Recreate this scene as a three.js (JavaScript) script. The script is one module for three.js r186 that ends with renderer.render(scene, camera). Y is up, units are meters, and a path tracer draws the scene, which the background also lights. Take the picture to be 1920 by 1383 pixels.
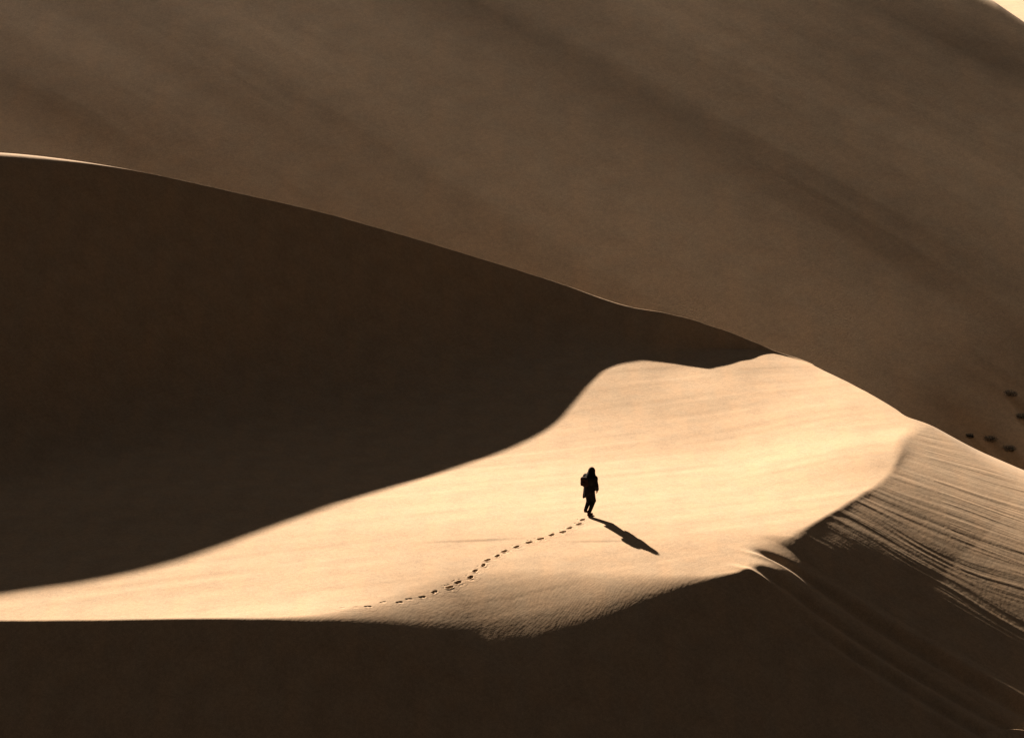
import * as THREE from 'three';
import { mergeGeometries } from 'three/addons/utils/BufferGeometryUtils.js';

// ---------------------------------------------------------------- camera, sky, sun, exposure
// World: x right, y up, -z away. "s" below is distance away from the walker (s = -z). The walker's foot is the origin.
const scene = new THREE.Scene();
const camera = new THREE.PerspectiveCamera(16.0009, 1024 / 737, 1, 20000);
camera.position.set(-2.7238, 29.3055, 89.1678);
camera.rotation.set(THREE.MathUtils.degToRad(-15), 0, 0);
const renderer = new THREE.WebGLRenderer({ antialias: true });
renderer.toneMapping = THREE.LinearToneMapping;
renderer.toneMappingExposure = 5.2;
renderer.shadowMap.enabled = true;

const toSun = new THREE.Vector3(-0.40986, 0.33487, -0.84846).normalize();
const sun = new THREE.DirectionalLight(new THREE.Color().setRGB(1.0, 0.79, 0.60), 4);
sun.position.copy(toSun).multiplyScalar(150);
sun.target.position.set(0, 0, 0);
sun.castShadow = true;
sun.shadow.radius = 1.2;
sun.shadow.mapSize.set(4096, 4096);
Object.assign(sun.shadow.camera, { left: -60, right: 60, top: 60, bottom: -60, near: 10, far: 400 });
scene.add(sun, sun.target);

{ // clear dusty sky: dim above, paler at the horizon, a soft aureole round the sun
  const W = 512, H = 256, data = new Float32Array(W * H * 4), d = new THREE.Vector3();
  for (let j = 0; j < H; j++) for (let i = 0; i < W; i++) {
    const el = ((j + 0.5) / H - 0.5) * Math.PI, az = ((i + 0.5) / W - 0.5) * 2 * Math.PI;
    d.set(Math.cos(el) * Math.cos(az), Math.sin(el), Math.cos(el) * Math.sin(az));
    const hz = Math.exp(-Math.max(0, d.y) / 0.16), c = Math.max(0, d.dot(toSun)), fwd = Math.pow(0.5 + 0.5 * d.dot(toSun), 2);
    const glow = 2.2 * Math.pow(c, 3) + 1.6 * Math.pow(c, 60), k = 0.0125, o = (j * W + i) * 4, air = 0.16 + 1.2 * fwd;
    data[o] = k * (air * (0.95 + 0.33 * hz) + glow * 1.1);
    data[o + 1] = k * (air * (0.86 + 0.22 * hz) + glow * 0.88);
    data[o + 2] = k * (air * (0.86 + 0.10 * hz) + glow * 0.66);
    data[o + 3] = 1;
  }
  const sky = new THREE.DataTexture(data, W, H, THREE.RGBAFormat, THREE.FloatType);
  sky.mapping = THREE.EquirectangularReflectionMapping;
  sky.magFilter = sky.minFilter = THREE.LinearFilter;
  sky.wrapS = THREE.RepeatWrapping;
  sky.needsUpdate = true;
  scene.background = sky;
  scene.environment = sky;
}

// ---------------------------------------------------------------- helpers
const clamp = (v, a, b) => Math.min(b, Math.max(a, v));
const sstep = (a, b, v) => { const t = clamp((v - a) / (b - a), 0, 1); return t * t * (3 - 2 * t); };
const mix = (a, b, t) => a + (b - a) * t;
const smin = (a, b, k) => { const h = Math.max(k - Math.abs(a - b), 0) / k; return Math.min(a, b) - h * h * k * 0.25; };
const smax = (a, b, k) => -smin(-a, -b, k);
const gauss = (v, w) => Math.exp(-(v * v) / (w * w));
function rng(seed) { let a = seed >>> 0; return () => { a = (a + 0x6D2B79F5) | 0; let t = Math.imul(a ^ (a >>> 15), 1 | a); t = (t + Math.imul(t ^ (t >>> 7), 61 | t)) ^ t; return ((t ^ (t >>> 14)) >>> 0) / 4294967296; }; }
function hash2(i, j, seed, period) {
  if (period) { i = ((i % period) + period) % period; j = ((j % period) + period) % period; }
  let h = Math.imul(i, 374761393) + Math.imul(j, 668265263) + Math.imul(seed, 1274126177);
  h = Math.imul(h ^ (h >>> 13), 1274126177); h ^= h >>> 16;
  return (h >>> 0) / 4294967296 * 2 - 1;
}
function noise(x, y, seed = 1, period = 0) {                       // smooth value noise, -1..1
  const i = Math.floor(x), j = Math.floor(y); let u = x - i, v = y - j;
  u = u * u * u * (u * (u * 6 - 15) + 10); v = v * v * v * (v * (v * 6 - 15) + 10);
  return mix(mix(hash2(i, j, seed, period), hash2(i + 1, j, seed, period), u), mix(hash2(i, j + 1, seed, period), hash2(i + 1, j + 1, seed, period), u), v);
}
function tag(o, label, category, group, kind) {
  Object.assign(o.userData, label && { label }, category && { category }, group && { group }, kind && { kind });
  o.traverse((m) => { if (m.isMesh) { m.castShadow = true; m.receiveShadow = true; } });
  return o;
}
function mesh(name, geometry, material, parent = scene) { const m = new THREE.Mesh(geometry, material); m.name = name; m.castShadow = m.receiveShadow = true; parent.add(m); return m; }
const numbered = (name, i) => i ? name + '_' + String(i).padStart(3, '0') : name;
// ground position of a measured point of the photograph (1920 x 1383) at height h
const FOCAL = 4920, TILT = Math.PI / 12, CAM = [-2.7238, 29.3055, -89.1678];
function rayAt(px, py) {
  const a = (px - 960) / FOCAL, b = (691.5 - py) / FOCAL;
  return [a, -Math.sin(TILT) + b * Math.cos(TILT), Math.cos(TILT) + b * Math.sin(TILT)];
}
function plan(px, py, h = 0) { const r = rayAt(px, py), t = (h - CAM[1]) / r[1]; return [CAM[0] + r[0] * t, CAM[2] + r[2] * t]; }
function spline(points, per) { return new THREE.CatmullRomCurve3(points.map((p) => new THREE.Vector3(p[0], p[2] || 0, p[1])), false, 'centripetal').getPoints(per * points.length).map((v) => [v.x, v.z, v.y]); }

// ---------------------------------------------------------------- sand materials
function sandColor(seed) {                                          // 4 m tile: grains and faint patches of mineral colour
  const N = 1024, c = new Uint8Array(N * N * 4), r = rng(seed);
  for (let j = 0; j < N; j++) for (let i = 0; i < N; i++) {
    const u = i / N, v = j / N;
    const f = 1 + 0.07 * noise(u * 6, v * 6, seed, 6) + 0.07 * noise(u * 40, v * 40, seed + 3, 40) + 0.16 * noise(u * 170, v * 170, seed + 5, 170) + 0.16 * (r() - 0.5);
    const w = 0.03 * noise(u * 9, v * 9, seed + 9, 9);
    const o = (j * N + i) * 4, g = (x) => Math.round(255 * Math.pow(clamp(x, 0, 1), 1 / 2.2));
    c[o] = g(0.40 * f * (1 + w)); c[o + 1] = g(0.287 * f); c[o + 2] = g(0.174 * f * (1 - w)); c[o + 3] = 255;
  }
  const t = new THREE.DataTexture(c, N, N); t.colorSpace = THREE.SRGBColorSpace; t.wrapS = t.wrapT = THREE.RepeatWrapping; t.magFilter = THREE.LinearFilter; t.needsUpdate = true;
  return t;
}
function heightTexture(N, fn, wrap) {                               // float heights, 0..1
  const c = new Float32Array(N * N * 4);
  for (let j = 0; j < N; j++) for (let i = 0; i < N; i++) { const o = (j * N + i) * 4; c[o] = c[o + 1] = c[o + 2] = fn((i + 0.5) / N, (j + 0.5) / N); c[o + 3] = 1; }
  const t = new THREE.DataTexture(c, N, N, THREE.RGBAFormat, THREE.FloatType); t.wrapS = t.wrapT = wrap; t.magFilter = THREE.LinearFilter; t.needsUpdate = true;
  return t;
}
const colorTile = sandColor(11);

// ---------------------------------------------------------------- the dune: measured lines
// crest of the tall dune and back rim of the lit shelf: [x, s, height]
const CREST = [[-70, 8, 11], [-50, 11.5, 10.8], [-38, 15, 10.4], [-31.8, 17.3, 10.04], [-28.7, 18.4, 9.92], [-25.9, 19.5, 9.61], [-23, 21, 9.11], [-19.46, 22.63, 8.3], [-14.44, 24.35, 6.82], [-11.42, 24.99, 5.97], [-7.97, 25.3, 4.92],
  [-5.73, 25.6, 4.17], [-3.8, 25.75, 3.53], [-2.32, 25.8, 3.05], [-1.05, 25.61, 2.68], [0.02, 25.27, 2.39], [0.61, 25.04, 2.22], [1.32, 24.69, 2.04], [2.02, 24.34, 1.89], [2.72, 23.99, 1.79], [3.3, 23.7, 1.76], [3.87, 23.41, 1.74], [4.34, 23.28, 1.65], [4.8, 23.19, 1.57], [5.38, 23.08, 1.43], [5.97, 22.96, 1.24], [6.79, 22.86, 1.0], [7.61, 22.79, 0.68], [8.2, 22.71, 0.46], [8.76, 22.46, 0.25],
  [9.89, 21.7, 0.05], [11.01, 19.54, 0], [12.05, 16.96, 0], [13, 14.25, 0], [13.38, 13.06, 0], [14.3, 12.45, 0], [16, 11.1, 0], [19, 8.75, 0], [24, 5.2, 0], [40, -4, 0], [70, -20, 0]];
const crestTable = new Float32Array(2801 * 3);                      // x from -70 to 70 in steps of 0.05
{
  const pts = spline(CREST, 40); let k = 0;
  for (let i = 0; i <= 2800; i++) {
    const x = -70 + i * 0.05;
    while (k < pts.length - 2 && pts[k + 1][0] < x) k++;
    const a = pts[k], b = pts[k + 1], t = clamp((x - a[0]) / Math.max(1e-6, b[0] - a[0]), 0, 1);
    crestTable[i * 3] = mix(a[1], b[1], t); crestTable[i * 3 + 1] = Math.max(0, mix(a[2], b[2], t));
  }
  for (let i = 0; i <= 2800; i++) {                                 // slope of the crest in plan, over 1 m
    const a = Math.max(0, i - 10), b = Math.min(2800, i + 10);
    crestTable[i * 3 + 2] = (crestTable[b * 3] - crestTable[a * 3]) / ((b - a) * 0.05);
  }
}
function crestAt(x) { const f = clamp((x + 70) / 0.05, 0, 2799.99), i = Math.floor(f), t = f - i, o = i * 3, T = crestTable; return [mix(T[o], T[o + 3], t), mix(T[o + 1], T[o + 4], t), mix(T[o + 2], T[o + 5], t)]; }
// brink of the shelf, above the shaded slip face: [px, py in the photograph, or x, s where a fifth entry says so; rounding in m, steepness]
const BRINK_PX = [[-900, 1170, .05, .62], [-300, 1160, .05, .62], [0, 1157, .05, .62], [330, 1156, .05, .62], [500, 1160, .08, .62], [620, 1158, .3, .62], [-6.9, -9.75, .8, .62, 1], [-5.4, -9.0, 1.5, .62, 1], [-4, -8.35, 2.1, .62, 1], [-2.5, -7.9, 2.1, .61, 1], [-1, -7.5, 1.7, .6, 1], [0.5, -7.05, 1.2, .6, 1], [1.9, -6.4, .7, .6, 1], [2.9, -5.97, .38, .6, 1], [3.8, -5.62, .14, .58, 1], [4.6, -5.25, .05, .56, 1],
  [1398, 1052, .06, .55], [1420, 1048, .2, .53], [1440, 1028, .6, .5], [1462, 1012, .5, .5], [1485, 1003, .12, .435], [1540, 968, .05, .385], [1600, 930, .05, .33], [1640, 905, .05, .30], [1670, 879, .05, .28], [1692, 848, .05, .265], [1704, 815, .08, .26], [1708, 795, .12, .26]];
const brink = [];
{
  const pts = BRINK_PX.map((p) => p[4] ? [p[0], p[1], 0] : [...plan(p[0], p[1]), 0]);
  pts.push([13.38, 13.06, 0], [13.5, 16, 0], [13.6, 30, 0], [13.6, 60, 0]);
  const par = BRINK_PX.map((p) => [p[2], p[3]]); par.push([.3, .26], [.5, .26], [.5, .26], [.5, .26]);
  const per = 14, curve = new THREE.CatmullRomCurve3(pts.map((p) => new THREE.Vector3(p[0], 0, p[1])), false, 'centripetal');
  let arc = 0, last = null;
  for (let i = 0; i <= per * (pts.length - 1); i++) {
    const v = curve.getPoint(i / (per * (pts.length - 1))), f = Math.min(i / per, pts.length - 1.0001), k = Math.floor(f), t = f - k;
    if (last) arc += Math.hypot(v.x - last.x, v.z - last.z);
    brink.push([v.x, v.z, mix(par[k][0], par[k + 1][0], t), mix(par[k][1], par[k + 1][1], t), arc]); last = v;
  }
}
const nearD = new Float64Array(4000);
function brinkAt(x, s) {                                            // [distance outside, rounding, steepness, distance along]
  let best = 1e9, bi = 0, bt = 0, side = 1;
  const n = brink.length - 1;
  for (let i = 0; i < n; i++) {
    const a = brink[i], b = brink[i + 1], dx = b[0] - a[0], ds = b[1] - a[1], l = dx * dx + ds * ds;
    const t = clamp(((x - a[0]) * dx + (s - a[1]) * ds) / l, 0, 1), ex = x - a[0] - dx * t, es = s - a[1] - ds * t, d = ex * ex + es * es;
    nearD[i] = d;
    if (d < best - 1e-9) { best = d; bi = i; bt = t; side = dx * (s - a[1]) - ds * (x - a[0]) < 0 ? 1 : -1; }
  }
  const a = brink[bi], b = brink[bi + 1], d = Math.sqrt(best), out = [d * side, mix(a[2], b[2], bt), mix(a[3], b[3], bt), mix(a[4], b[4], bt)];
  const soft = sstep(0.15, 2.5, d);
  if (soft > 0 && d < 14) {                                         // away from the brink its bends are smoothed out
    const sg = clamp(0.3 * d, 0.05, 1.3), far = (d + 5 * sg) * (d + 5 * sg); let w = 0, m = [0, 0, 0, 0];
    for (let i = 0; i < n; i++) {
      if (nearD[i] > far) continue;
      const di = Math.sqrt(nearD[i]), k = Math.exp((d - di) / sg) * (brink[i + 1][4] - brink[i][4]), p = brink[i];
      w += k; m[0] += k * di; m[1] += k * p[2]; m[2] += k * p[3]; m[3] += k * p[4];
    }
    if (w > 0) { out[0] = mix(out[0], (m[0] / w - 0.45 * sg) * side, soft); for (let q = 1; q < 4; q++) out[q] = mix(out[q], m[q] / w, soft); }
  }
  return out;
}
const arcAt = (px, py) => { const p = plan(px, py); return brinkAt(p[0], p[1])[3]; };
const ARC_NOTCH = arcAt(1440, 1028), ARC_STREAK0 = arcAt(1500, 995), ARC_STREAK1 = arcAt(1640, 905), ARC_LEFT = arcAt(1150, 1125);
// two narrow ribs of sand run down from the notch
const RIBS = [[plan(1330, 1022), plan(1404, 1023), plan(1436, 1037)], [plan(1330, 1036), plan(1407, 1049), plan(1432, 1064)]];
function ribHeight(x, s) {
  let h = 0;
  for (let k = 0; k < 2; k++) {
    const e = RIBS[k][2], u = (x - e[0]) * 0.884 - (s - e[1]) * 0.468, v = (x - e[0]) * 0.468 + (s - e[1]) * 0.884 + 0.012 * u * u * 0.2;
    if (u > -1.6) {
      const w = 0.17 + 0.03 * Math.max(0, u), fade = 1 - 0.93 * sstep(-0.5, 0.9, u);
      h += (k ? 0.105 : 0.06) * fade * gauss(v - (u < 0 ? 0.10 * u * u : 0), w) * sstep(-1.6, 0.1, u) * (1 - 0.7 * sstep(4, 14, u));
      h -= 0.15 * gauss(v - 0.42, 0.24) * sstep(-0.8, 0.3, u) * (1 - 0.5 * sstep(3, 12, u));
    }
    if (u > 0.6) {
      const on = sstep(0.6, 3.5, u) * (k ? 1 : 1);
      h += on * (k ? 0.085 * gauss(v + 0.95 + 0.01 * u, 0.34) + 0.06 * gauss(v + 0.2, 0.26) : 0.09 * gauss(v - 0.75 - 0.015 * u, 0.34));
      h -= on * (k ? 0.12 * gauss(v + 0.5, 0.25) : 0.13 * gauss(v - 0.15, 0.26));
    }
  }
  return h;
}
function duneHeight(x, s) {
  const [ks, kh, kslope] = crestAt(x), dk = (s - ks) / Math.sqrt(1 + Math.min(9, kslope * kslope));
  // lit shelf: long low swells left by the wind
  const w1 = x * 0.93 + s * 0.36, w2 = -x * 0.36 + s * 0.93;
  let h = 0.085 * noise(w1 / 18, w2 / 3.4, 21) + 0.008 * noise(w1 / 10, w2 / 1.2, 22) + 0.005 * noise(w1 / 5, w2 / 0.45, 23);
  const mid = sstep(-16, -6, x) * (1 - sstep(5, 11, x)), rise = s < 9 ? 0 : s < 15 ? 0.11 * (s - 9) * (s - 9) / 12 : 0.11 * (s - 12), fore = Math.max(0, -1 - s), bow = fore < 5.5 ? fore * fore : 30.25 + 11 * (fore - 5.5);
  h += mid * (-0.48 * sstep(-2, 9.5, s) + Math.min(rise, 1.4) - 0.0068 * bow * (1 - 0.6 * sstep(9, 16, fore)) * sstep(-9, -3, x)) - 0.16 * gauss(x - 4.6, 1.8) * gauss(s - 19.5, 2.5);
  // thin scarps crossing the shelf
  h += 0.022 * (sstep(-0.12, 0.12, s - (-2.65 + 0.10 * (x + 4) + 0.05 * noise(x, 3, 5))) - 0.5) * gauss(x + 4.0, 1.6);
  h += 0.016 * (sstep(-0.1, 0.1, s - (-2.75 + 0.03 * x + 0.05 * noise(x, 8, 5))) - 0.5) * gauss(x - 0.6, 1.4);
  h *= 1 - sstep(-0.2, 2.5, dk) * 0.8;
  // tall dune on the left; its crest is rounded over 2 rim
  const rim = 0.012 + 0.66 * sstep(-18.6, -24, x) + 0.05 * gauss(x - 1.2, 1.6), near = dk < -rim ? -dk : dk > rim ? 0 : (rim - dk) * (rim - dk) / (4 * rim);
  if (kh > 0.01) {
    const slip = kh + 0.25 * rim - 0.62 * near + (0.2 * noise(x / 7 + near / 10, near / 9, 31) + 0.035 * noise(x * 0.9 + near * 0.35, near * 0.12, 32) + 0.016 * noise(x * 2.4 + near * 0.8, near * 0.3, 33)) * sstep(0.1, 3, near);
    h = smax(h, slip, Math.min(2.4, 0.02 + kh * kh * 0.13) * (0.02 + 0.98 * sstep(0.2, 2.5, near)));
  }
  // slip face below the brink
  const [d, round, steep, arc] = brinkAt(x, s);
  if (d > -4) {
    const out = Math.max(0, d), n = sstep(ARC_STREAK0 - 1, ARC_STREAK1, arc);
    const wob = arc + 0.35 * noise(arc * 0.6, out * 0.25, 41) - out * 0.10 * n;
    const streak = noise(wob * 0.8, out * 0.07, 42) * 0.03 + noise(wob * 2.7, out * 0.14, 43) * 0.024 + noise(wob * 6, out * 0.3, 44) * 0.017 + noise(wob * 13, out * 0.6, 45) * 0.009;
    let f = -steep * d + 0.0045 * out * out * (1 - n * 0.3);
    const right = sstep(ARC_NOTCH, ARC_STREAK0 + 1, arc);
    f -= 0.045 * right * (1 - Math.exp(-out / 0.16)) * (1 - sstep(ARC_STREAK1 + 2, ARC_STREAK1 + 7, arc));
    f += streak * sstep(0.02, 0.5, out) * (1 - 0.75 * right * sstep(-3.5, -0.3, dk)) * mix((0.6 + 0.2 * sstep(ARC_LEFT, ARC_NOTCH, arc)) * sstep(2, 6, out), mix(0.28, 0.36, n), right);
    h = smin(h, Math.max(f, -13), round);
  }
  h += ribHeight(x, s) * (1 - sstep(12, 18, d));
  // the back of the dune falls away towards the sun
  const soft = mix(rim, 0.10, sstep(6, 9, x)) + 2.8 * sstep(13.2, 16.5, x), back = mix(0.40, 0.42, sstep(0, 14, x)), db = (s - ks) / Math.sqrt(1 + Math.min(0.5, kslope * kslope));
  h -= back * (db > -soft ? (db > soft ? db : (db + soft) * (db + soft) / (4 * soft)) : 0);
  return Math.max(h, -13);
}
// footprints: [px, py, strength]
const TRAIL = [[1092.6, 974.5, .9], [1086, 982.6, 1], [1068, 990, .9], [1056, 997, 1], [1035, 1002.6, .9], [1014, 1010, 1], [992.6, 1016.7, 1], [969, 1025, .9], [946, 1033.5, 1], [933, 1042, .85], [914, 1050, 1], [907, 1059.6, 1], [891, 1070, .9], [882.6, 1082, 1], [859, 1091.6, .85], [843, 1101, 1], [815, 1109.5, .8], [792, 1119, .6], [767, 1123, .4], [749, 1129, .6], [718, 1129, .3], [690, 1137, .5], [665, 1138, .25], [644, 1139, .2]];
function onGround(px, py, fn) {                                     // where the line of sight of a measured point meets the sand
  const r = rayAt(px, py), f = (t) => CAM[1] + r[1] * t - fn(CAM[0] + r[0] * t, CAM[2] + r[2] * t);
  let a = 70, b = 70; while (f(b) > 0 && b < 260) { a = b; b += 0.5; }
  for (let i = 0; i < 24; i++) { const m = (a + b) / 2; if (f(m) > 0) a = m; else b = m; }
  return [CAM[0] + r[0] * b, CAM[2] + r[2] * b];
}
const steps = TRAIL.map((t, i) => [...onGround(t[0], t[1], duneHeight), t[2] * (i > 15 ? 0.7 : 1)]);
steps.forEach((p, i) => { const a = steps[Math.max(0, i - 1)], b = steps[Math.min(steps.length - 1, i + 1)]; const l = Math.hypot(a[0] - b[0], a[1] - b[1]); p.push((a[0] - b[0]) / l, (a[1] - b[1]) / l); });
function carve(list, reach, deep, x, s) {
  let c = 0;
  for (const p of list) { const dx = x - p[0], ds = s - p[1]; if (Math.abs(dx) > reach || Math.abs(ds) > reach) continue; c = Math.max(c, deep * (1 - sstep(reach * 0.46, reach * 0.70, Math.hypot(dx, ds)))); }
  return c;
}

// a sheet of ground on an uneven grid: xs, ss are the grid lines
function sheet(xs, ss, fn, uvOf, bend = (x, s) => s) {
  const nx = xs.length, ns = ss.length, pos = new Float32Array(nx * ns * 3), uv = new Float32Array(nx * ns * 2), idx = new Uint32Array((nx - 1) * (ns - 1) * 6);
  let o = 0;
  for (let j = 0; j < ns; j++) for (let i = 0; i < nx; i++) {
    const k = j * nx + i, s = bend(xs[i], ss[j]); pos[k * 3] = xs[i]; pos[k * 3 + 1] = fn(xs[i], s); pos[k * 3 + 2] = -s;
    const [u, v] = uvOf(xs[i], s); uv[k * 2] = u; uv[k * 2 + 1] = v;
    if (i < nx - 1 && j < ns - 1) { idx[o++] = k; idx[o++] = k + 1; idx[o++] = k + nx + 1; idx[o++] = k; idx[o++] = k + nx + 1; idx[o++] = k + nx; }
  }
  const g = new THREE.BufferGeometry();
  g.setAttribute('position', new THREE.BufferAttribute(pos, 3)); g.setAttribute('uv', new THREE.BufferAttribute(uv, 2)); g.setIndex(new THREE.BufferAttribute(idx, 1)); g.computeVertexNormals();
  return g;
}
function gridLines(a, b, dense0, dense1, fine, coarse) {            // fine steps between dense0 and dense1, growing outside
  const out = []; let v = dense0, st = fine;
  while (v > a) { st = Math.min(coarse, st * 1.12); v -= st; out.unshift(v); }
  for (v = dense0; v <= dense1; v += fine) out.push(v);
  st = fine; v = out[out.length - 1];
  while (v < b) { st = Math.min(coarse, st * 1.12); v += st; out.push(v); }
  return out;
}
const REACH = 0.27;
// relief too fine for the grid: wind ripples and grain over 44 m x 48 m of the dune
const reliefOf = (u, v) => {
  const x = -22 + u * 44, s = -20 + v * 48, p = 0.7 * noise(x * 0.7, s * 0.5, 61) + 0.25 * noise(x * 2.3, s * 1.7, 62);
  const ph = (x * 0.85 - s * 0.53) / 0.118 + p * 3.4, tri = ph - Math.floor(ph), ripple = tri < 0.68 ? tri / 0.68 : (1 - tri) / 0.32;
  const patch = 0.55 + 0.45 * noise(x * 0.35, s * 0.35, 63);
  const front = sstep(-1.5, -7, s) * sstep(-20, -10, x) * (1 - sstep(3, 8, x)), strong = sstep(-5, -10, s) * gauss(x + 1.5, 6);
  const amp = 0.00035 + 0.00065 * front * patch + 0.0001 * strong * patch;
  const grain = hash2(Math.floor(u * 2048), Math.floor(v * 2048), 64) * 0.0006 + noise(x * 9, s * 7, 65) * 0.0010;
  return (ripple * amp + grain + 0.004) / 0.02;
};
const duneSand = new THREE.MeshStandardMaterial({ roughness: 1, bumpMap: heightTexture(2048, reliefOf, THREE.ClampToEdgeWrapping), bumpScale: 0.02 });
{ const c = colorTile.clone(); c.repeat.set(11, 12); c.needsUpdate = true; duneSand.map = c; }
const duneUV = (x, s) => [(x + 22) / 44, (s + 20) / 48];
// the rows of the grid bend along with the crest, so that it stays sharp
const ROW = 22, rows = gridLines(-34, 62, -17, 30, 0.06, 1.5).filter((v) => Math.abs(v - ROW) > 0.045);
for (const e of [-0.045, -0.012, 0, 0.012, 0.045]) rows.push(ROW + e);
rows.sort((a, b) => a - b);
const alongCrest = (x, s) => s + (crestAt(x)[0] - ROW) * (s < ROW ? clamp((s + 34) / (ROW + 34), 0, 1) : clamp((62 - s) / (62 - ROW), 0, 1));
const dune = mesh('sand_dune', sheet(gridLines(-70, 70, -20, 20, 0.055, 1.5), rows, (x, s) => duneHeight(x, s) - carve(steps, REACH, 0.12, x, s), duneUV, alongCrest), duneSand);
tag(dune, 'sharp crested sand dune with the sunlit shelf the walker crosses and dark slip faces', 'dune', null, 'structure');

// ---------------------------------------------------------------- the great slope behind
const bandOf = (x, s) => {                                          // broad low ribs running down to the right
  const w = (x + s) * 0.7071, l = (x - s) * 0.7071, m = w + 1.1 * noise(w / 16, l / 30, 71), p = (m - 39.3) * 2 * Math.PI / 19;
  return -0.085 * (p < -Math.PI ? -(p + Math.PI) : p > 2 * Math.PI ? 0.45 * (p - 2 * Math.PI) : Math.sin(p)) * (0.85 + 0.3 * noise(l / 30, 3, 72)) + 0.05 * noise(m / 6, l / 34, 73) + 0.004 * noise(m / 1.9, l / 20, 74) + 0.0012 * noise(m / 0.6, l / 10, 75) + 0.06 * noise(x / 20, s / 20, 76) - 0.22 * (1 - sstep(24, 44, s)) * sstep(13, 22, x);
};
const slopeRaw = (x, s) => -8 - 0.05 * x + 0.3575 * (s - 28) + bandOf(x, s);
const rollLine = [[-600, -120], [-200, -120], [330, -120], [700, -150], [1100, -190], [1500, -120], [1780, -40], [1870, 0], [1920, 34], [2000, 92], [2300, 260]].map((p) => onGround(p[0], p[1], (x, s) => -8 - 0.05 * x + 0.3575 * (s - 28)));
function farHeight(x, s) {
  let k = 0; while (k < rollLine.length - 2 && rollLine[k + 1][0] < x) k++;
  const a = rollLine[k], b = rollLine[k + 1], t = clamp((x - a[0]) / (b[0] - a[0]), -3, 4), d = s - mix(a[1], b[1], t), e = 1.4;
  let h = slopeRaw(x, Math.min(s, 110));
  h -= 0.41 * (d > -e ? (d > e ? d : (d + e) * (d + e) / (4 * e)) : 0);
  return Math.max(h, -13);
}
const grainTile = heightTexture(1024, (u, v) => 0.5 + 0.20 * noise(u * 150, v * 150, 81, 150) + 0.25 * noise(u * 300, v * 300, 82, 300), THREE.RepeatWrapping);
const slopeSand = new THREE.MeshStandardMaterial({ roughness: 1, map: colorTile.clone(), bumpMap: grainTile.clone(), bumpScale: 0.0045 });
for (const t of [slopeSand.map, slopeSand.bumpMap]) { t.repeat.set(1 / 8, 1 / 8); t.needsUpdate = true; }
const farSlope = mesh('desert_hill', sheet(gridLines(-150, 150, -40, 34, 0.13, 4), gridLines(10, 170, 26, 92, 0.14, 4), farHeight, (x, s) => [x, s]), slopeSand);
tag(farSlope, 'huge brown sand slope in grazing light filling the top behind the crest', 'dune', null, 'structure');

// low ridge closest to the camera, only its crest enters the corner
const nearTop = onGround(1905, 1366, duneHeight);
const nearRay = rayAt(1905, 1366), nearT = (nearTop[1] - CAM[2]) / nearRay[2] - 0.6, nearY = CAM[1] + nearRay[1] * nearT;
nearTop[0] = CAM[0] + nearRay[0] * nearT; nearTop[1] = CAM[2] + nearRay[2] * nearT;
const nearHeight = (x, s) => { const d = s - (nearTop[1] - 0.10 * (x - nearTop[0])); return Math.max(-13, nearY + 0.12 * (x - nearTop[0]) * (x < nearTop[0] ? 1 : -0.9) - (d > 0 ? 0.62 * d : 0.52 * -d) + 0.03 * noise(x, s, 91)); };
const nearSand = slopeSand.clone();
const nearRows = gridLines(-60, -4, -18, -6, 0.12, 1.5).filter((v) => Math.abs(v - nearTop[1]) > 0.05);
nearRows.push(nearTop[1] - 0.02, nearTop[1], nearTop[1] + 0.02); nearRows.sort((a, b) => a - b);
tag(mesh('sand_ridge', sheet(gridLines(4, 60, 8, 20, 0.12, 1.5), nearRows, nearHeight, (x, s) => [x, s], (x, s) => s - 0.10 * (x - nearTop[0])), nearSand), 'low dark sand ridge poking into the bottom right corner', 'dune', null, 'structure');

// pale sand plain far behind, lit, seen past the end of the great slope
tag(mesh('sand_plain', sheet(gridLines(-500, 500, 20, 90, 2.5, 30), gridLines(120, 900, 140, 320, 3, 30), (x, s) => -11.3 + 1.2 * noise(x / 45, s / 60, 95) + 0.25 * noise(x / 9, s / 14, 96), (x, s) => [x, s]), slopeSand), 'sunlit pale sand plain showing in the top right corner past the slope', 'plain', null, 'structure');

// flat desert all round, its colour darkened to cut light bounced onto the slopes
{
  const g = new THREE.PlaneGeometry(9000, 9000, 2, 2); g.rotateX(-Math.PI / 2);
  const p = g.attributes.position, uv = g.attributes.uv;
  for (let i = 0; i < p.count; i++) uv.setXY(i, p.getX(i), -p.getZ(i));
  const darkenedFloor = new THREE.MeshStandardMaterial({ roughness: 1, map: slopeSand.map, color: new THREE.Color().setRGB(0.18, 0.18, 0.19) });
  const f = mesh('ground', g, darkenedFloor); f.position.y = -12;
  tag(f, 'flat dark gravel desert floor around the dunes', 'ground', null, 'structure');
}

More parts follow.
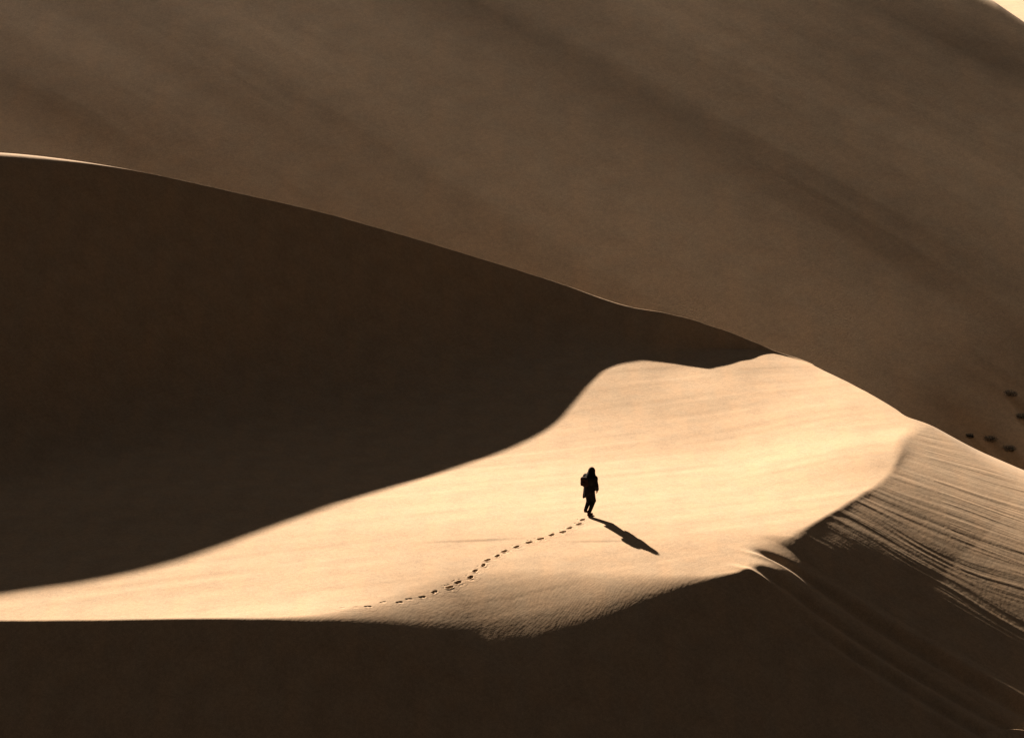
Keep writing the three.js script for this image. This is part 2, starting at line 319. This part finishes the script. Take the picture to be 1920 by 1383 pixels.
// ---------------------------------------------------------------- footprints: a pressed hollow with its rim, fitted to the sand round it
function footprint(name, p, k, fn, seed, sand, uvOf, lip, deep) {                          // k: size against a boot print
  const [px, ps, strength, fx, fs] = p, r = rng(seed), turn = (r() - 0.5) * 0.5, ca = Math.cos(turn), sa = Math.sin(turn), dx0 = fx * ca - fs * sa, ds0 = fx * sa + fs * ca;
  const N = 34, R = REACH * k * 1.2, wob = r() * 9, y0 = fn(px, ps), pos = [], uv = [], idx = [];
  for (let j = 0; j <= N; j++) for (let i = 0; i <= N; i++) {
    const a = (i / N * 2 - 1), b = (j / N * 2 - 1), rad = Math.max(Math.abs(a), Math.abs(b)), len = Math.hypot(a, b) || 1, q = rad / len;   // square grid bent to a disc
    const x = a * q * R, s = b * q * R, u = (x * dx0 + s * ds0) / k, v = (-x * ds0 + s * dx0) / k;
    const nz = noise(u * 14 + wob, v * 14, seed) , bx = Math.max(Math.abs(u) - 0.075, 0), sole = Math.hypot(bx, v * (1 + 0.5 * u)) + 0.008 * nz, pit = 1 - sstep(lip ? 0.035 : 0.05, 0.075, sole);
    const rim = gauss(sole - 0.095, 0.03) * (0.7 + 0.6 * nz + (u < -0.06 ? 0.5 : 0)), arch = gauss(u + 0.01, 0.03) * 0.4;
    const edge = sstep(0.72, 1.0, rad);
    const h = fn(px + x, ps + s) + k * strength * (-0.044 * deep * pit * (1 - arch) + lip * rim + (lip ? 0.004 : 0) * nz * (1 - edge)) + (lip ? 0.0015 : 0.0008);
    pos.push(x, h - y0, -s); uv.push(...uvOf(px + x, ps + s));
    if (i < N && j < N) { const o = j * (N + 1) + i; idx.push(o, o + 1, o + N + 2, o, o + N + 2, o + N + 1); }
  }
  const g = new THREE.BufferGeometry();
  g.setAttribute('position', new THREE.Float32BufferAttribute(pos, 3)); g.setAttribute('uv', new THREE.Float32BufferAttribute(uv, 2)); g.setIndex(idx); g.computeVertexNormals();
  const m = mesh(name, g, sand); m.position.set(px, y0, -ps);
  return m;
}
const ORDINAL = ['first', 'second', 'third', 'fourth', 'fifth', 'sixth', 'seventh', 'eighth', 'ninth', 'tenth', 'eleventh', 'twelfth', 'thirteenth', 'fourteenth', 'fifteenth', 'sixteenth', 'seventeenth', 'eighteenth', 'nineteenth', 'twentieth', 'twenty-first', 'twenty-second', 'twenty-third', 'twenty-fourth'];
steps.forEach((p, i) => {
  const look = i < 6 ? 'crisp footprint on smooth lit sand' : i < 17 ? 'dark footprint midway along the trail' : 'faint footprint among ripples at the far left of the trail';
  tag(footprint(numbered('footprint', i), p, 1, duneHeight, 100 + i, duneSand, duneUV, 0.007, 1), look + ', ' + ORDINAL[i] + ' back from the walker', 'footprint', 'footprints trailing behind the walker');
});

// low tufts of dark scrub at the foot of the far slope
const leafMat = new THREE.MeshPhysicalMaterial({ color: new THREE.Color().setRGB(0.014, 0.011, 0.007), roughness: 1, specularIntensity: 0.1 });
const stemMat = new THREE.MeshPhysicalMaterial({ color: new THREE.Color().setRGB(0.02, 0.015, 0.01), roughness: 1, specularIntensity: 0.1 });
function scrub(i, px, py, wide, high, label) {
  const r = rng(900 + i), p = onGround(px, py, farHeight), pos = [], t = new THREE.Group(), stems = [];
  for (let k = 0; k < 16; k++) {
    const a = r() * 6.283, o = Math.sqrt(r()) * 0.5, x0 = Math.cos(a) * wide * o * 0.6, z0 = Math.sin(a) * wide * o * 0.4, lean = (r() - 0.3) * 0.5 * wide;
    const tip = new THREE.Vector3(x0 + Math.cos(a) * lean, high * (0.5 + 0.5 * r()), z0 + Math.sin(a) * lean);
    stems.push(new THREE.TubeGeometry(new THREE.QuadraticBezierCurve3(new THREE.Vector3(x0, -0.06 - 0.36 * z0, z0), new THREE.Vector3(x0, high * 0.5, z0), tip), 5, 0.006, 4));
  }
  for (let k = 0; k < 620; k++) {
    const a = r() * 6.283, o = Math.sqrt(r()), lobe = [[-0.30, 0.55], [0.05, 0.7], [0.32, 0.5]][k % 3], x = wide * lobe[0] * 0.7 + Math.cos(a) * o * wide * lobe[1] * 0.5, z = Math.sin(a) * o * wide * 0.34, top = high * (1 - o * o * 0.85) * (0.7 + 0.5 * noise(x * 9, z * 9, 400 + i)), y = -z * 0.36 + r() * Math.max(0.03, top);
    const e = 0.016 + 0.02 * r(), b = r() * 6.283, c = (r() - 0.3) * 1.6, dx = Math.cos(b) * Math.cos(c), dy = Math.sin(c), dz = Math.sin(b) * Math.cos(c);
    pos.push(x, y, z, x + dx * e * 2 - dz * e * 0.4, y + dy * e * 2, z + dz * e * 2 + dx * e * 0.4, x + dx * e * 2 + dz * e * 0.4, y + dy * e * 2 + e * 0.2, z + dz * e * 2 - dx * e * 0.4);
  }
  const g = new THREE.BufferGeometry(); g.setAttribute('position', new THREE.Float32BufferAttribute(pos, 3)); g.computeVertexNormals();
  t.name = numbered('scrub_tuft', i); t.position.set(p[0], farHeight(p[0], p[1]), -p[1]); scene.add(t);
  mesh('stem', mergeGeometries(stems), stemMat, t).userData.kind = 'stuff'; mesh('foliage', g, leafMat, t).userData.kind = 'stuff';
  tag(t, label, 'shrub');
}
scrub(0, 1857, 824, 0.72, 0.15, 'wide dark scrub tuft just above the dune edge at right, middle of its row');
scrub(1, 1819, 818, 0.42, 0.05, 'small faint scrub tuft touching the right dune edge, leftmost of its row');
scrub(2, 1892, 842, 0.70, 0.14, 'dark scrub tuft at the right end of the row beside the dune edge');
scrub(3, 1895, 739, 0.76, 0.15, 'topmost dark scrub tuft on the shaded slope at right');
scrub(4, 1914, 782, 0.62, 0.15, 'dark scrub tuft at the right border between the topmost one and the row');

// ---------------------------------------------------------------- the walker
const heading = [0.63, 0.777];                                      // forward in (x, s)
function nets(sdf, lo, hi, cell) {                                  // naive surface nets over a box
  const n = [0, 1, 2].map((k) => Math.ceil((hi[k] - lo[k]) / cell) + 1), f = new Float32Array(n[0] * n[1] * n[2]);
  const at = (i, j, k) => (k * n[1] + j) * n[0] + i;
  for (let k = 0; k < n[2]; k++) for (let j = 0; j < n[1]; j++) for (let i = 0; i < n[0]; i++) f[at(i, j, k)] = sdf(lo[0] + i * cell, lo[1] + j * cell, lo[2] + k * cell);
  const id = new Int32Array(f.length).fill(-1), pos = [], idx = [];
  for (let k = 0; k < n[2] - 1; k++) for (let j = 0; j < n[1] - 1; j++) for (let i = 0; i < n[0] - 1; i++) {
    let c = 0, sx = 0, sy = 0, sz = 0;
    for (let e = 0; e < 12; e++) {
      const ax = e >> 2, u = e & 1, v = (e >> 1) & 1, p = [0, 0, 0]; p[(ax + 1) % 3] = u; p[(ax + 2) % 3] = v; const q = p.slice(); q[ax] = 1;
      const a = f[at(i + p[0], j + p[1], k + p[2])], b = f[at(i + q[0], j + q[1], k + q[2])];
      if ((a < 0) !== (b < 0)) { const t = a / (a - b); c++; sx += p[0] + (q[0] - p[0]) * t; sy += p[1] + (q[1] - p[1]) * t; sz += p[2] + (q[2] - p[2]) * t; }
    }
    if (c) { id[at(i, j, k)] = pos.length / 3; pos.push(lo[0] + (i + sx / c) * cell, lo[1] + (j + sy / c) * cell, lo[2] + (k + sz / c) * cell); }
  }
  for (let k = 1; k < n[2] - 1; k++) for (let j = 1; j < n[1] - 1; j++) for (let i = 1; i < n[0] - 1; i++) {
    const a = f[at(i, j, k)];
    for (let ax = 0; ax < 3; ax++) {
      const q = [i, j, k]; q[ax]++; const b = f[at(...q)];
      if ((a < 0) === (b < 0)) continue;
      const u = [0, 0, 0], v = [0, 0, 0]; u[(ax + 1) % 3] = 1; v[(ax + 2) % 3] = 1;
      const g = (m, o) => id[at(i - m * u[0] - o * v[0], j - m * u[1] - o * v[1], k - m * u[2] - o * v[2])], w = [g(0, 0), g(1, 0), g(1, 1), g(0, 1)];
      if (w.some((t) => t < 0)) continue;
      if (a < 0) idx.push(w[0], w[1], w[2], w[0], w[2], w[3]); else idx.push(w[0], w[2], w[1], w[0], w[3], w[2]);
    }
  }
  const g = new THREE.BufferGeometry();
  g.setAttribute('position', new THREE.Float32BufferAttribute(pos, 3)); g.setIndex(idx); g.computeVertexNormals();
  return g;
}
const cap = (x, y, z, a, b, ra, rb) => {                            // tapered capsule
  const dx = b[0] - a[0], dy = b[1] - a[1], dz = b[2] - a[2], t = clamp(((x - a[0]) * dx + (y - a[1]) * dy + (z - a[2]) * dz) / (dx * dx + dy * dy + dz * dz || 1), 0, 1);
  return Math.hypot(x - a[0] - dx * t, y - a[1] - dy * t, z - a[2] - dz * t) - mix(ra, rb, t);
};
const ball = (x, y, z, c, r) => { const k = Math.hypot((x - c[0]) / r[0], (y - c[1]) / r[1], (z - c[2]) / r[2]); return (k - 1) * Math.min(...r); };
// joints in the walker's own axes: [right, up, forward]
const J = {
  pelvis: [0, 0.94, 0.05], chest: [0, 1.28, 0.09], neck: [0, 1.47, 0.13], head: [0.0, 1.60, 0.20],
  hipR: [0.095, 0.90, 0.05], kneeR: [0.10, 0.52, 0.17], ankR: [0.09, 0.09, -0.10], toeR: [0.095, 0.035, 0.06],
  hipL: [-0.095, 0.90, 0.05], kneeL: [-0.055, 0.50, 0.08], ankL: [-0.06, 0.20, -0.10], toeL: [-0.055, 0.10, 0.0],
  shR: [0.19, 1.38, 0.09], elR: [0.275, 1.13, 0.07], wrR: [0.25, 0.985, 0.15], shL: [-0.19, 1.38, 0.09], elL: [-0.26, 1.13, 0.06], wrL: [-0.23, 0.95, 0.17],
};
const limbs = (x, y, z, grow) => {
  let d = cap(x, y, z, J.pelvis, J.chest, 0.135 + grow, 0.15 + grow);
  d = smin(d, cap(x, y, z, J.shL, J.shR, 0.075 + grow, 0.075 + grow), 0.06);
  for (const S of ['L', 'R']) { d = smin(d, cap(x, y, z, J['sh' + S], J['el' + S], 0.055 + grow, 0.044 + grow), 0.03); d = smin(d, cap(x, y, z, J['el' + S], J['wr' + S], 0.044 + grow, 0.03 + grow), 0.02); }
  return d;
};
const legs = (x, y, z, grow) => {
  let d = cap(x, y, z, [-0.06, 0.92, 0.05], [0.06, 0.92, 0.05], 0.115 + grow, 0.115 + grow);
  for (const S of ['L', 'R']) { d = smin(d, cap(x, y, z, J['hip' + S], J['knee' + S], 0.085 + grow, 0.055 + grow), 0.04); d = smin(d, cap(x, y, z, J['knee' + S], J['ank' + S], 0.055 + grow, 0.034 + grow), 0.02); }
  return d;
};
const headField = (x, y, z) => {
  let d = ball(x, y, z, J.head, [0.075, 0.115, 0.092]);
  d = smin(d, ball(x, y, z, [0, J.head[1] - 0.055, J.head[2] + 0.03], [0.055, 0.062, 0.06]), 0.03);         // jaw
  d = smin(d, cap(x, y, z, [0, J.head[1] + 0.012, J.head[2] + 0.088], [0, J.head[1] - 0.022, J.head[2] + 0.103], 0.007, 0.013), 0.012);   // nose
  d = smin(d, cap(x, y, z, [-0.018, J.head[1] - 0.052, J.head[2] + 0.088], [0.018, J.head[1] - 0.052, J.head[2] + 0.088], 0.007, 0.007), 0.006); // lips
  for (const k of [-1, 1]) { d = smin(d, ball(x, y, z, [k * 0.077, J.head[1] - 0.005, J.head[2] - 0.005], [0.010, 0.03, 0.018]), 0.006); d = -smin(-d, ball(x, y, z, [k * 0.032, J.head[1] + 0.008, J.head[2] + 0.090], [0.014, 0.009, 0.012]), 0.008); }
  return d;
};
const bodyField = (x, y, z) => {
  let d = smin(limbs(x, y, z, 0), legs(x, y, z, 0), 0.05);
  d = smin(d, cap(x, y, z, J.chest, J.neck, 0.08, 0.055), 0.05); d = smin(d, cap(x, y, z, J.neck, [J.head[0], J.head[1] - 0.03, J.head[2]], 0.052, 0.05), 0.02);
  d = smin(d, headField(x, y, z), 0.02);
  for (const S of ['L', 'R']) d = smin(d, cap(x, y, z, J['ank' + S], J['toe' + S], 0.036, 0.028), 0.02);
  return d;
};
function handField(S) {                                             // palm, four curled fingers, thumb
  const k = S === 'R' ? 1 : -1, w = J['wr' + S], P = [w[0], w[1] - 0.075, w[2] + 0.03], bones = [];
  [-0.03, -0.01, 0.01, 0.029].forEach((o, i) => {
    const L = [0.036, 0.042, 0.040, 0.031][i], a = [P[0] - k * 0.004, P[1] - 0.012, P[2] - o], b = [a[0] - k * 0.006, a[1] - L, a[2]], c = [b[0] - k * 0.018, b[1] - L * 0.62, b[2]], e = [c[0] - k * 0.018, c[1] - L * 0.25, c[2]];
    bones.push([a, b, 0.0092, 0.0085], [b, c, 0.0085, 0.008], [c, e, 0.008, 0.007]);
  });
  const t0 = [P[0] - k * 0.008, P[1] + 0.03, P[2] + 0.034], t1 = [t0[0] - k * 0.016, t0[1] - 0.034, t0[2] + 0.022], t2 = [t1[0] - k * 0.012, t1[1] - 0.03, t1[2] - 0.002];
  bones.push([t0, t1, 0.012, 0.010], [t1, t2, 0.010, 0.008]);
  return (x, y, z) => {
    let d = smin(cap(x, y, z, w, [P[0], P[1] + 0.03, P[2]], 0.027, 0.026), Math.max(ball(x, y, z, [P[0], P[1] + 0.015, P[2]], [0.018, 0.046, 0.044]), -1), 0.02);
    for (const b of bones) d = smin(d, cap(x, y, z, b[0], b[1], b[2], b[3]), 0.004);
    return d;
  };
}
const coatField = (x, y, z) => {
  let d = smin(limbs(x, y, z, 0.048), cap(x, y, z, [0, 1.28, 0.07], [0, 0.98, 0.04], 0.185, 0.175), 0.05);
  // skirt of the coat: flares and hangs lower on the left and back
  const hem = 0.74 - 0.7 * clamp(-x, -0.15, 0.16) + 0.3 * clamp(z, -0.1, 0.25), sx = x + 0.02, sz = z - 0.02, flare = 0.16 + 0.10 * (1.0 - y);
  let sk = (Math.hypot(sx / 1.12, sz) - flare + 0.008 * Math.cos(Math.atan2(sz, sx) * 9)) * 0.85;
  sk = -smin(-sk, -Math.max(hem - y, y - 1.1), 0.09);
  d = smin(d, sk, 0.04);
  // hood
  let hd = smin(ball(x, y, z, [0, J.head[1] + 0.012, J.head[2] - 0.022], [0.112, 0.145, 0.13]), cap(x, y, z, [0, 1.60, 0.16], [0.03, 1.34, 0.06], 0.118, 0.25), 0.06);
  hd = Math.max(hd, -(ball(x, y, z, [0, J.head[1] - 0.01, J.head[2] + 0.11], [0.078, 0.105, 0.12])));
  d = smin(d, hd, 0.03);
  return d;
};
const trouserField = (x, y, z) => Math.max(legs(x, y, z, 0.03), -(y - 0.1 - 0.0)) ;
const shoeField = (S) => (x, y, z) => { const a = J['ank' + S], t = J['toe' + S]; let d = cap(x, y, z, [a[0], a[1] + 0.05, a[2] + 0.005], [a[0], a[1] - 0.02, a[2] + 0.01], 0.05, 0.052); d = smin(d, cap(x, y, z, [a[0], a[1] - 0.04, a[2] - 0.02], [t[0], t[1] + 0.01, t[2] + 0.02], 0.046, 0.042), 0.03); return d; };

function clothMap(rgb, seed) {
  const N = 64, c = new Uint8Array(N * N * 4);
  for (let j = 0; j < N; j++) for (let i = 0; i < N; i++) { const f = 1 + 0.25 * hash2(i, j, seed) * ((i + j) & 1 ? 1 : 0.5), o = (j * N + i) * 4; for (let k = 0; k < 3; k++) c[o + k] = Math.round(255 * Math.pow(clamp(rgb[k] * f, 0, 1), 1 / 2.2)); c[o + 3] = 255; }
  const t = new THREE.DataTexture(c, N, N); t.colorSpace = THREE.SRGBColorSpace; t.wrapS = t.wrapT = THREE.RepeatWrapping; t.magFilter = THREE.LinearFilter; t.needsUpdate = true; return t;
}
const cloth = (rgb, seed, roughness = 0.95) => new THREE.MeshPhysicalMaterial({ map: clothMap(rgb, seed), roughness, specularIntensity: 0.15 });
function boxUV(g, scale) { const p = g.attributes.position, uv = new Float32Array(p.count * 2); for (let i = 0; i < p.count; i++) { uv[i * 2] = (p.getX(i) + p.getZ(i)) * scale; uv[i * 2 + 1] = p.getY(i) * scale; } g.setAttribute('uv', new THREE.BufferAttribute(uv, 2)); return g; }
const toLocal = (g) => boxUV(g, 8);
const M = { skin: new THREE.MeshStandardMaterial({ color: new THREE.Color().setRGB(0.32, 0.19, 0.12), roughness: 0.6 }), coat: cloth([0.006, 0.0062, 0.0085], 1), trousers: cloth([0.0055, 0.0055, 0.006], 2), shoe: cloth([0.035, 0.02, 0.013], 3, 0.8), pack: cloth([0.017, 0.008, 0.0075], 4), strap: cloth([0.006, 0.005, 0.006], 5), eye: new THREE.MeshStandardMaterial({ color: 0x14100c, roughness: 0.2 }) };
// the walker's axes are [right, up, forward]: as a right-handed group, x = right, y = up, z = -forward
const flip = (g) => { const p = g.attributes.position, i = g.index.array; for (let k = 0; k < p.count; k++) p.setZ(k, -p.getZ(k)); for (let k = 0; k < i.length; k += 3) { const t = i[k]; i[k] = i[k + 1]; i[k + 1] = t; } g.computeVertexNormals(); return toLocal(g); };
const walkerTurn = -Math.atan2(heading[0], heading[1]);
const stand = [...onGround(1104, 967, duneHeight)];
const cosT = Math.cos(walkerTurn), sinT = Math.sin(walkerTurn);
const base = new THREE.Vector3(stand[0] - (J.ankR[0] * cosT - J.ankR[2] * sinT) , duneHeight(stand[0], stand[1]) - 0.012, -stand[1] - (-J.ankR[0] * sinT - J.ankR[2] * cosT));
const walker = new THREE.Group(); walker.name = 'person'; walker.position.copy(base); walker.rotation.y = walkerTurn; scene.add(walker);
const hands = ['L', 'R'].map((S) => { const w = J['wr' + S]; return nets(handField(S), [w[0] - 0.09, w[1] - 0.2, w[2] - 0.06], [w[0] + 0.09, w[1] + 0.04, w[2] + 0.13], 0.004); });
mesh('body', flip(mergeGeometries([nets(bodyField, [-0.4, 0, -0.3], [0.4, 1.8, 0.45], 0.013), ...hands])), M.skin, walker);
mesh('hooded_coat', flip(nets(coatField, [-0.42, 0.5, -0.4], [0.42, 1.82, 0.5], 0.014)), M.coat, walker);
mesh('trousers', flip(nets(trouserField, [-0.3, 0.06, -0.3], [0.3, 1.1, 0.4], 0.013)), M.trousers, walker);
for (const S of ['L', 'R']) mesh('shoe', flip(nets(shoeField(S), [J['ank' + S][0] - 0.12, J['toe' + S][1] - 0.08, J['ank' + S][2] - 0.14], [J['ank' + S][0] + 0.12, J['ank' + S][1] + 0.14, J['toe' + S][2] + 0.12], 0.009)), M.shoe, walker);
for (const k of [-1, 1]) { const e = mesh('eye', new THREE.SphereGeometry(0.011, 10, 8), M.eye, walker); e.position.set(k * 0.032, J.head[1] + 0.008, -(J.head[2] + 0.080)); }
tag(walker, 'lone person in a long dark hooded coat walking away across the lit sand', 'person');

// the backpack the walker carries
const packC = [-0.05, 1.285, -0.175];
const packField = (x, y, z) => {
  const q = (cx, cy, cz, a, b, c, r) => { const dx = Math.max(Math.abs(x - cx) - a + r, 0), dy = Math.max(Math.abs(y - cy) - b + r, 0), dz = Math.max(Math.abs(z - cz) - c + r, 0); return Math.hypot(dx, dy, dz) - r; };
  return q(packC[0], packC[1], packC[2], 0.16, 0.18 - 0.02 * Math.abs(x), 0.095, 0.085) + 0.004 * Math.sin(y * 40) * Math.sin(x * 30);
};
const pocketField = (x, y, z) => { const dx = Math.max(Math.abs(x - packC[0]) - 0.07, 0), dy = Math.max(Math.abs(y - packC[1] + 0.06) - 0.05, 0), dz = Math.max(Math.abs(z - packC[2] + 0.085) - 0.005, 0); return Math.hypot(dx, dy, dz) - 0.035; };
const pack = new THREE.Group(); pack.name = 'backpack'; pack.position.copy(base); pack.rotation.y = walkerTurn; scene.add(pack);
mesh('bag', flip(nets(packField, [-0.26, 1.05, -0.32], [0.18, 1.52, -0.04], 0.011)), M.pack, pack);
mesh('pocket', flip(nets(pocketField, [-0.2, 1.1, -0.34], [0.1, 1.36, -0.19], 0.01)), M.pack, pack);
for (const k of [-1, 1]) {
  const c = new THREE.CatmullRomCurve3([[k * 0.10 - 0.03, 1.44, 0.13], [k * 0.125, 1.505, -0.03], [k * 0.135, 1.47, -0.17], [k * 0.15, 1.32, -0.262], [k * 0.17, 1.15, -0.21], [k * 0.12 - 0.03, 1.13, 0.12]].map((p) => new THREE.Vector3(...p)));
  mesh('strap', new THREE.TubeGeometry(c, 30, 0.016, 8), M.strap, pack);
}
tag(pack, 'dark maroon backpack on the back of the hooded walker', 'backpack');

renderer.render(scene, camera);
